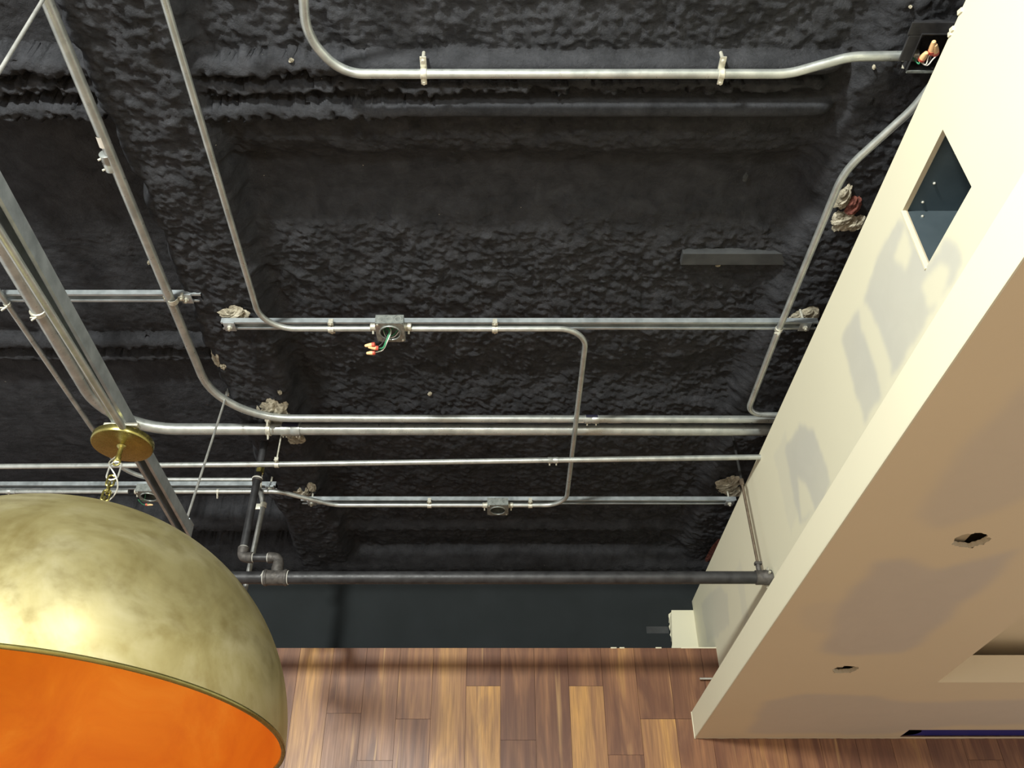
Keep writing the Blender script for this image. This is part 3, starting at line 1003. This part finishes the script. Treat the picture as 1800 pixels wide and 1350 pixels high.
# I: top conduit
ZI = 2.105
rI = .0133
yI = P(900, 130, z=ZI).y
i0 = P(528, -80, z=ZI)
pI = [P(524, -140, z=ZI) + (P(524, -140, z=ZI) - P(538, 62, z=ZI)).normalized() * .8, P(538, 62, z=ZI), at_y(600, 132, ZI, yI), at_y(1385, 132, ZI, yI), P(1495, 99.5, z=ZI), P(1608, 98, z=ZI)]
cI = conduit(pI, rI, 'conduit near the top edge running right into the open box at the wall', bend=[0, .16, .16, .2, .2, 0])
def one_hole(parent, u, v):
    c = at_y(u, v, ZI, yI)
    bm = bmesh.new()
    sweep(bm, [c + Vector((q * .018, 0, 0)) for q in (-.5, -.4, .4, .5)], rI, 18, True, [rI*1.06, rI*1.2, rI*1.2, rI*1.06])
    box2(bm, c + Vector((-.009, -.045, .010)), c + Vector((.009, -.008, .0155)), .0015)
    cyl(bm, c + Vector((0, -.034, .002)), c + Vector((0, -.034, .05)), .005, 8)
    box2(bm, c + Vector((-.008, .008, -.012)), c + Vector((.008, .026, -.006)), .0015)
    cyl(bm, c + Vector((0, .020, -.018)), c + Vector((0, .020, .0)), .0042, 8)
    obj('conduit_strap', bm, M_cast, parent)
one_hole(cI, 745, 132); one_hole(cI, 1267, 132)
pe = P(1598, 98, z=ZI)
bm = bmesh.new(); sweep(bm, [pe + Vector((q, 0, 0)) for q in (-.02, -.018, .016, .02)], rI, 18, True, [rI*1.05, rI*1.18, rI*1.18, rI*1.3])
obj('connector', bm, M_emt, cI)
bm = bmesh.new(); cyl(bm, pe + Vector((-.008, .014, -.006)), pe + Vector((-.008, .03, -.012)), .005, 8)
obj('set_screw', bm, M_cast, cI)
# K: thin conduit along the hanging strut into the canopy
k0, k1 = P(45, 480, z=1.298), P(219, 757, z=1.298)
dK = (k1 - k0).normalized()
cK = conduit([k0 - dK * 1.4, k1], .0095, 'thin conduit strapped under the hanging strut and ending at the brass canopy', mat=M_emt)
bm = bmesh.new(); box2(bm, P(190, 752, z=1.31) + Vector((-.01, -.012, 0)), P(244, 752, z=1.31) + Vector((.0, .012, .010)), .002)
obj('bracket', bm, M_cast, cK)
# J: vertical conduit behind the riser
yJ = 3.40
j1, j2 = P(463, 888, y=yJ), P(437, 1000, y=yJ)
pJ = [P(447, 848, z=2.03), P(459, 866, y=yJ), j1, Vector((j2.x, yJ, 1.425 + H))]
cJ = conduit(pJ, .0115, 'grey vertical conduit dropping beside the black riser pipe', mat=M_emt_dull, bend=.1)
bm = bmesh.new()
sweep(bm, [j1 + Vector((0, 0, q)) for q in (-.012, -.01, .01, .012)], .0115, 16, True, [.0125, .0145, .0145, .0125])
box2(bm, j1 + Vector((-.045, .006, -.016)), j1 + Vector((-.012, .012, .012)), .002)
obj('conduit_clamp', bm, M_cast, cJ)
bm = bmesh.new(); cyl(bm, P(461, 825, z=2.06), P(458, 862, z=1.985), .0035, 8)
obj('hanger_rod', bm, M_cast, cJ)

# ------------------------------------------------------------------ junction boxes
def junction_box(cx, cy, z0, z1, label, wires=None, face_rings=3, s=.101, ringlip=True, open_side=None):
    root = empty('junction_box', V(cx, cy, z0), label, 'junction box', 'electrical junction boxes')
    t = .0016; h = s / 2
    bm = bmesh.new()
    box2(bm, V(cx-h, cy-h, z1-t), V(cx+h, cy+h, z1))
    for a, b in (((cx-h, cy-h), (cx+h, cy-h+t)), ((cx-h, cy+h-t), (cx+h, cy+h)), ((cx-h, cy-h+t), (cx-h+t, cy+h-t)), ((cx+h-t, cy-h+t), (cx+h, cy+h-t))):
        box2(bm, V(a[0], a[1], z0), V(b[0], b[1], z1 - t))
    obj('box_body', bm, M_box, root, False)
    # cover plate with round opening
    bm = bmesh.new()
    n = 40; R = .037
    inner, outer, inner2, outer2 = [], [], [], []
    for k in range(n):
        th = 2*PI*k/n
        c_, s_ = math.cos(th), math.sin(th)
        m_ = h * 1.02 / max(abs(c_), abs(s_))
        m_ = min(m_, h * 1.30)
        for lst, rr, z in ((inner, R, z0 - .002), (outer, m_, z0 - .002), (inner2, R, z0 + .0005), (outer2, m_, z0 + .0005)):
            lst.append(bm.verts.new(V(cx + rr*c_, cy + rr*s_, z)))
    for k in range(n):
        k2 = (k+1) % n
        bm.faces.new((inner[k], inner[k2], outer[k2], outer[k]))
        bm.faces.new((inner2[k], outer2[k], outer2[k2], inner2[k2]))
        bm.faces.new((outer[k], outer[k2], outer2[k2], outer2[k]))
        bm.faces.new((inner[k], inner2[k], inner2[k2], inner[k2]))
    obj('cover_plate', bm, M_box, root, False)
    if ringlip:
        bm = bmesh.new(); ring(bm, V(cx, cy, z0 - .004), (0, 0, 1), R, .003, 40, 8)
        lp = obj('opening_ring', bm, M_box, root)
    for sx, sy in ((-1, -1), (1, 1)):
        bm = bmesh.new(); cyl(bm, V(cx + sx*.042, cy + sy*.042, z0 - .005), V(cx + sx*.042, cy + sy*.042, z0 - .0015), .004, 10)
        obj('screw', bm, M_cast, root)
    for k in range(face_rings):
        bm = bmesh.new()
        ring(bm, V(cx + (k - 1) * .031, cy - h - .0003, (z0+z1)/2), (0, 1, 0), .0115, .0012, 28, 6)
        obj('knockout', bm, M_emt, root)
    for sx in (-1, 1):
        bm = bmesh.new()
        sweep(bm, [V(cx + sx*(h + q), cy, ZC) for q in (0, .004, .005, .022, .024)], .012, 16, True, [.0155, .0155, .0135, .0135, .0115])
        c_ = obj('connector', bm, M_cast, root)
        bm = bmesh.new(); cyl(bm, V(cx + sx*(h + .014), cy + .008, ZC - .008), V(cx + sx*(h + .014), cy + .018, ZC - .019), .0038, 8)
        obj('set_screw', bm, M_cast, c_)
    return root

def wire(parent, pts, mat, r=.0017):
    P_ = [Vector(p) for p in pts]
    out = []
    n = len(P_)
    for i in range(n - 1):
        p0 = P_[max(i-1, 0)]; p1 = P_[i]; p2 = P_[i+1]; p3 = P_[min(i+2, n-1)]
        for k in range(6):
            t = k / 6
            out.append(.5 * ((2*p1) + (p2 - p0)*t + (2*p0 - 5*p1 + 4*p2 - p3)*t*t + (3*p1 - p0 - 3*p2 + p3)*t**3))
    out.append(P_[-1])
    bm = bmesh.new(); sweep(bm, out, r, 8)
    return obj('wire', bm, mat, parent)

def wire_nut(parent, base, tip, r=.0075):
    base, tip = Vector(base), Vector(tip)
    d = tip - base
    bm = bmesh.new()
    sweep(bm, [base + d * f for f in (0, .05, .35, .8, .95, 1)], r, 12, True, [r*.9, r*1.1, r*1.05, r*.75, r*.6, r*.3])
    o = obj('wire_nut', bm, M_nut, parent)
    bm = bmesh.new()
    sweep(bm, [base - d * .22, base - d * .15, base + d * .12], r, 12, True, [r*.8, r*1.18, r*1.18])
    obj('nut_skirt', bm, M_nutred, o)
    return o

bx, by = (-.448 + .1007 / 2 + .024), 2.353
b0 = P(660, 568, z=1.998); b1 = P(707, 568, z=1.998)
bx = (b0.x + b1.x) / 2
J1 = junction_box(bx, 2.353, 1.998, 2.037, 'open square junction box with green wires and cream wire nuts dangling from it')
ins = V(bx - .005, 2.36, 2.015)
n1, n2, n3 = P(656, 606, z=1.955), P(662, 612, z=1.95), P(657, 620, z=1.945)
t1, t2, t3 = P(641, 608, z=1.955), P(647, 610, z=1.95), P(644, 621, z=1.945)
w1 = P(678, 600, z=1.975)
for k, (mt, nn, off) in enumerate(((M_green, n2, 0), (M_green, n2, .003), (M_white_w, n3, .006), (M_black_w, n1, -.008), (M_green, n3, .001))):
    wire(J1, [ins + Vector((.02 * (k - 2) * .5, -.01, .008)), ins + Vector((off, 0, -.01)), w1 + Vector((off, 0, 0)), (w1 + nn) / 2 + Vector((off + .004, .012, -.004)), nn], mt, .0019)
wire(J1, [V(bx - .03, 2.35, 2.02), V(bx - .02, 2.385, 2.005), V(bx + .01, 2.385, 2.003), V(bx + .032, 2.36, 2.012)], M_white_w)
wire(J1, [V(bx - .032, 2.34, 2.02), V(bx - .02, 2.375, 2.01), V(bx + .005, 2.378, 2.004), V(bx + .03, 2.35, 2.015)], M_green)
wire_nut(J1, n1, t1); wire_nut(J1, n2, t2); wire_nut(J1, n3, t3)

J2 = junction_box(P(875, 889, z=1.998).x, yC, 1.998, 2.037, 'square junction box under the strut nearest the far wall')
J3 = junction_box(P(258, 866, z=1.998).x, yC3, 1.998, 2.037, 'square junction box behind the hanging strut with one loose green wire', face_rings=0)
c3 = Vector(J3.location)
pw = P(262, 885, z=1.93)
wire(J3, [c3 + Vector((-.02, 0, .012)), c3 + Vector((-.03, .02, -.012)), P(243, 878, z=1.94), P(252, 887, z=1.93), pw], M_green, .0016)
wire_nut(J3, P(258, 887, z=1.93), P(269, 887.5, z=1.93), .005)

# open box at top right, half hidden by the wall
bxc = P(1643, 94, z=2.06)
J4 = empty('junction_box', (bxc.x, bxc.y, 2.06 + H), 'open black-painted box full of wire nuts where the top conduit meets the cream wall', 'junction box', 'electrical junction boxes')
bm = bmesh.new()
cx, cy, z0, z1, hh = bxc.x, bxc.y, 2.06, 2.13, .055
tt = .002
box2(bm, V(cx-hh, cy-hh, z1-tt), V(cx+hh, cy+hh, z1))
for a, b in (((cx-hh, cy-hh), (cx+hh, cy-hh+tt)), ((cx-hh, cy+hh-tt), (cx+hh, cy+hh)), ((cx-hh, cy-hh+tt), (cx-hh+tt, cy+hh-tt)), ((cx+hh-tt, cy-hh+tt), (cx+hh, cy+hh-tt))):
    box2(bm, V(a[0], a[1], z0), V(b[0], b[1], z1 - tt))
obj('box_body', bm, M_iron, J4, False)
bm = bmesh.new()
for a, b in (((cx-hh-.035, cy-hh-.03), (cx+hh+.03, cy-hh+.006)), ((cx-hh-.03, cy-hh+.006), (cx-hh+.004, cy+hh-.03))):
    box2(bm, V(a[0], a[1], z0 + .004), V(b[0], b[1], z0 + .010), .002)
obj('mounting_plate', bm, M_iron, J4, False)
bm = bmesh.new(); box2(bm, V(cx-hh, cy+hh-.004, z0-.002), V(cx+hh, cy+hh+.003, z0 + .003), .001)
obj('bright_edge', bm, M_box, J4, False)
for (a, b) in (((1621, 103), (1629, 92)), ((1638, 90), (1642, 72)), ((1644, 92), (1644, 78))):
    wire_nut(J4, P(*a, z=2.065), P(*b, z=2.055), .0085)
wire(J4, [V(cx-.05, cy+.02, 2.10), P(1614, 112, z=2.06), P(1617, 104, z=2.065), P(1621, 101, z=2.065)], M_green)
wire(J4, [V(cx-.03, cy+.03, 2.10), P(1626, 114, z=2.055), P(1632, 100, z=2.06), P(1638, 91, z=2.065)], M_white_w)
wire(J4, [V(cx-.02, cy+.03, 2.10), P(1628, 115, z=2.055), P(1640, 104, z=2.055), P(1646, 98, z=2.06)], M_white_w)
wire(J4, [V(cx-.0, cy+.03, 2.10), P(1633, 108, z=2.06), P(1637, 98, z=2.06), P(1643, 92, z=2.065)], M_black_w, .0022)

# ------------------------------------------------------------------ black sprinkler pipe
YP, ZP = 3.25, 1.453
SP = empty('sprinkler_pipe', V(0, YP, ZP), 'large black iron pipe running across in front of the black wall', 'pipe')
bm = bmesh.new(); cyl(bm, V(-3.3, YP, ZP), V(1.108, YP, ZP), .0255, 28)
obj('main_pipe', bm, M_iron, SP)
xt = (485 - 878) / 1404 * 3.25
bm = bmesh.new()
sweep(bm, [V(xt + q, YP, ZP) for q in (-.048, -.046, -.036, -.034, .034, .036, .046, .048)], .03, 24, True, [.027, .034, .034, .031, .031, .034, .034, .027])
cyl(bm, V(xt, YP, ZP), V(xt, YP, ZP + .045), .024, 20)
tee = obj('tee_fitting', bm, M_ironfit, SP)
for q in (-.05, .05):
    bm = bmesh.new(); ring(bm, V(xt + q, YP, ZP), (1, 0, 0), .0275, .002, 28, 6)
    if q < 0: cyl(bm, V(xt + q, YP - .02, ZP + .016), V(xt + q - .006, YP - .026, ZP - .004), .002, 6)
    obj('sealant', bm, M_tape, tee)
xr = (425 - 878) / 1383 * 3.25
ze = 1.541
bm = bmesh.new()
arm = fillet([V(xt, YP, ZP + .04), V(xt, YP, ze), V(xr, YP, ze), V(xr, YP, 2.30)], .026)
sweep(bm, arm, .0165, 18)
obj('riser_pipe', bm, M_iron, SP)
def elbow(c, d1, d2):
    c, d1, d2 = Vector(c), Vector(d1), Vector(d2)
    bm = bmesh.new()
    pts = fillet([c + d1 * .044, c, c + d2 * .044], .026, 12)
    rad = [.0235] + [.0205] * (len(pts) - 2) + [.0235]
    rad[1] = .0215; rad[-2] = .0215
    sweep(bm, pts, .02, 18, True, rad)
    o = obj('elbow_fitting', bm, M_ironfit, SP)
    for dd in (d1, d2):
        bm = bmesh.new(); ring(bm, c + dd * .046, dd, .0175, .0028, 20, 6)
        obj('sealant', bm, M_tape, o)
elbow(V(xt, YP, ze), (-1, 0, 0), (0, 0, -1))
elbow(V(xr, YP, ze), (1, 0, 0), (0, 0, 1))
bm = bmesh.new(); cyl(bm, V(xr, YP, 1.905), V(xr, YP, 1.922), .0215, 18); 
u_ = obj('riser_collar', bm, M_ironfit, SP)
bm = bmesh.new(); ring(bm, V(xr, YP, 1.918), (0, 0, 1), .0195, .004, 20, 6)
obj('sealant', bm, M_tape, u_)
bm = bmesh.new(); cyl(bm, V(xr + .004, YP, 1.945), V(xr + .004, YP, 1.975), .019, 6)
obj('brass_nut', bm, M_brass, SP)['label'] = 'brass hexagonal nut'
# right end: groove coupling, clamp and hanger rod
bm = bmesh.new()
sweep(bm, [V(x, YP, ZP) for x in (1.040, 1.042, 1.075, 1.077, 1.106)], .03, 24, True, [.0262, .0295, .0295, .031, .031])
ec = obj('end_coupling', bm, M_ironfit, SP)
for (y_, z_) in ((-.02, .024), (-.03, .006), (.02, -.024)):
    bm = bmesh.new(); cyl(bm, V(1.092, YP + y_, ZP + z_), V(1.092, YP + y_ * 1.35, ZP + z_ * 1.35), .0055, 6)
    obj('bolt', bm, M_cast, ec)
bm = bmesh.new(); cyl(bm, V(1.062, YP, ZP + .02), V(1.062, YP, 1.915), .0062, 12)
obj('hanger_rod', bm, M_rust, SP)
bm = bmesh.new(); cyl(bm, V(1.062, YP, 1.915), V(1.062, YP, cz(1.062, YP) + .02), .0058, 12)
obj('hanger_rod', bm, M_dark, SP)['label'] = 'black painted upper length of the rod'
bm = bmesh.new()
cyl(bm, V(1.062, YP, ZP + .026), V(1.062, YP, ZP + .065), .0115, 8)
box2(bm, V(1.048, YP - .014, ZP + .055), V(1.076, YP + .008, ZP + .066), .001)
obj('rod_coupling', bm, M_ironfit, SP)
bm = bmesh.new(); cyl(bm, V(1.062, YP, 1.885), V(1.062, YP, 1.915), .0095, 6)
obj('rod_nut', bm, M_rust, SP)

# short bright stud by the planks
bm = bmesh.new()
ps = P(1230, 1193, y=YW - .02)
cyl(bm, ps, (XS + .002, ps.y, ps.z), .0055, 12)
obj_s = obj('threaded_stud', bm, M_wire)
tag(obj_s, 'short bright metal stud sticking out sideways in front of the planks behind the soffit edge', 'stud')

# ------------------------------------------------------------------ brass dome pendant
cb = P(214, 785, z=1.285)
PD = empty('dome_pendant', cb, 'large aged brass dome pendant with orange lining hanging at lower left', 'pendant lamp')
bm = bmesh.new()
lathe(bm, [(0, 0), (.078, 0), (.0815, .001), (.083, .004), (.083, .019), (.0815, .0215), (0, .0215)], 72, Matrix.Translation(cb))
obj('canopy', bm, M_brass, PD)
bm = bmesh.new()
lathe(bm, [(0, -.045), (.0075, -.044), (.0085, -.036), (.006, -.03), (.0065, -.008), (.012, -.003), (.0135, 0), (0, 0)], 28, Matrix.Translation(cb))
ring(bm, cb + Vector((0, 0, -.052)), (0, 1, 0), .009, .0028, 24, 8)
obj('canopy_loop', bm, M_brass, PD)

dc = Vector((-1.042, 1.9835, .4979))
R0, Hd, nn_, mm_ = .5560, .534, .9841, 1.06
tx, ty = -.0377, -.0105
Mt = Matrix.Translation(V(dc.x, dc.y, dc.z + Hd)) @ Matrix.Rotation(ty, 4, 'Y') @ Matrix.Rotation(tx, 4, 'X') @ Matrix.Translation((0, 0, -Hd))
prof = []
K = 48
for k in range(K + 1):
    t = k / K * PI / 2
    prof.append((max(R0 * abs(math.cos(t)) ** mm_, 0) if k < K else 0, Hd * math.sin(t) ** nn_))
bm = bmesh.new(); lathe(bm, prof, 160, Mt)
obj('dome_shade', bm, M_domeout, PD)
bm = bmesh.new(); lathe(bm, [(max(r_ - .004, 0) if r_ > 0 else 0, z_ * .992 + .001) for r_, z_ in prof], 160, Mt)
o = obj('shade_lining', bm, M_domein, PD); o['label'] = 'glowing orange inside of the dome'
bm = bmesh.new()
lathe(bm, [(R0 - .0045 + .0055 * math.cos(a), .0055 * math.sin(a)) for a in [2*PI*k/12 for k in range(13)]], 160, Mt)
obj('rim', bm, M_brass, PD)
top = Mt @ Vector((0, 0, Hd))
bm = bmesh.new()
lathe(bm, [(0, .0), (.02, 0), (.02, .008), (.008, .012), (.006, .03), (0, .031)], 24, Matrix.Translation(top - Vector((0, 0, .003))))
obj('finial', bm, M_brass, PD)
# chain: oval links
def link(c, d, side, L, W, r, mat, nm='chain_link'):
    c, d, side = Vector(c), Vector(d).normalized(), Vector(side)
    side = (side - d * side.dot(d)).normalized()
    pts = []
    hl = L/2 - W/2
    n = 10
    for k in range(n + 1):
        a = PI * k / n
        pts.append(c + d * (hl + math.sin(a) * W/2) + side * math.cos(a) * W/2)
    for k in range(n + 1):
        a = PI + PI * k / n
        pts.append(c + d * (-hl + math.sin(a) * W/2) + side * math.cos(a) * W/2)
    bm = bmesh.new()
    rings = []
    m_ = len(pts)
    nor = d.cross(side)
    for k in range(m_):
        tdir = (pts[(k+1) % m_] - pts[k-1]).normalized()
        b_ = tdir.cross(nor).normalized()
        rings.append([bm.verts.new(pts[k] + (nor * math.cos(2*PI*j/8) + b_ * math.sin(2*PI*j/8)) * r) for j in range(8)])
    for k in range(m_):
        A, B = rings[k], rings[(k+1) % m_]
        for j in range(8): bm.faces.new((A[j], A[(j+1) % 8], B[(j+1) % 8], B[j]))
    return obj(nm, bm, mat, PD)
ca, cbm = cb + Vector((0, 0, -.058)), top + Vector((0, 0, .026))
dch = (cbm - ca)
Lc = dch.length
dn = dch.normalized()
sides = [Vector((1, .3, 0)), Vector((-.3, 1, 0))]
link(ca + dn * .022, dn, Vector((1, .1, 0)), .062, .030, .0026, M_wire)['label'] = 'bright oval link'
pos_ = .044
k = 0
while pos_ < Lc - .01:
    L_ = .036
    link(ca + dn * (pos_ + L_/2 - .006), dn, sides[k % 2], L_, .018, .0033, M_brass)
    pos_ += L_ - .0115
    k += 1
# lamp cord looping round the chain
bm = bmesh.new()
pts = []
for q in range(60):
    f = q / 59
    rr = .020 * math.sin(PI * f) ** .5 + .002
    pts.append(cb + Vector((0, 0, -.01)) + (top - cb + Vector((0, 0, .02))) * f + Vector((math.cos(f * 9 + 1.8) * rr, math.sin(f * 9 + 1.8) * rr, 0)))
sweep(bm, pts, .0021, 8)
obj('lamp_cord', bm, M_wire, PD)
# bulb and socket up inside the dome
bt_ = V(dc.x, dc.y, dc.z + .34)
bm = bmesh.new(); cyl(bm, bt_ + Vector((0, 0, .06)), V(dc.x, dc.y, dc.z + Hd - .01), .018, 16)
obj('socket', bm, M_brass, PD)
bm = bmesh.new()
lathe(bm, [(0, -.05), (.018, -.046), (.03, -.03), (.034, -.008), (.03, .014), (.018, .038), (.014, .06), (0, .062)], 24, Matrix.Translation(bt_))
obj('bulb', bm, M_bulb, PD)

bl = lamp('pendant_bulb_light', (dc.x, dc.y, dc.z + .27), 1.7, (1.0, .78, .5), .04)
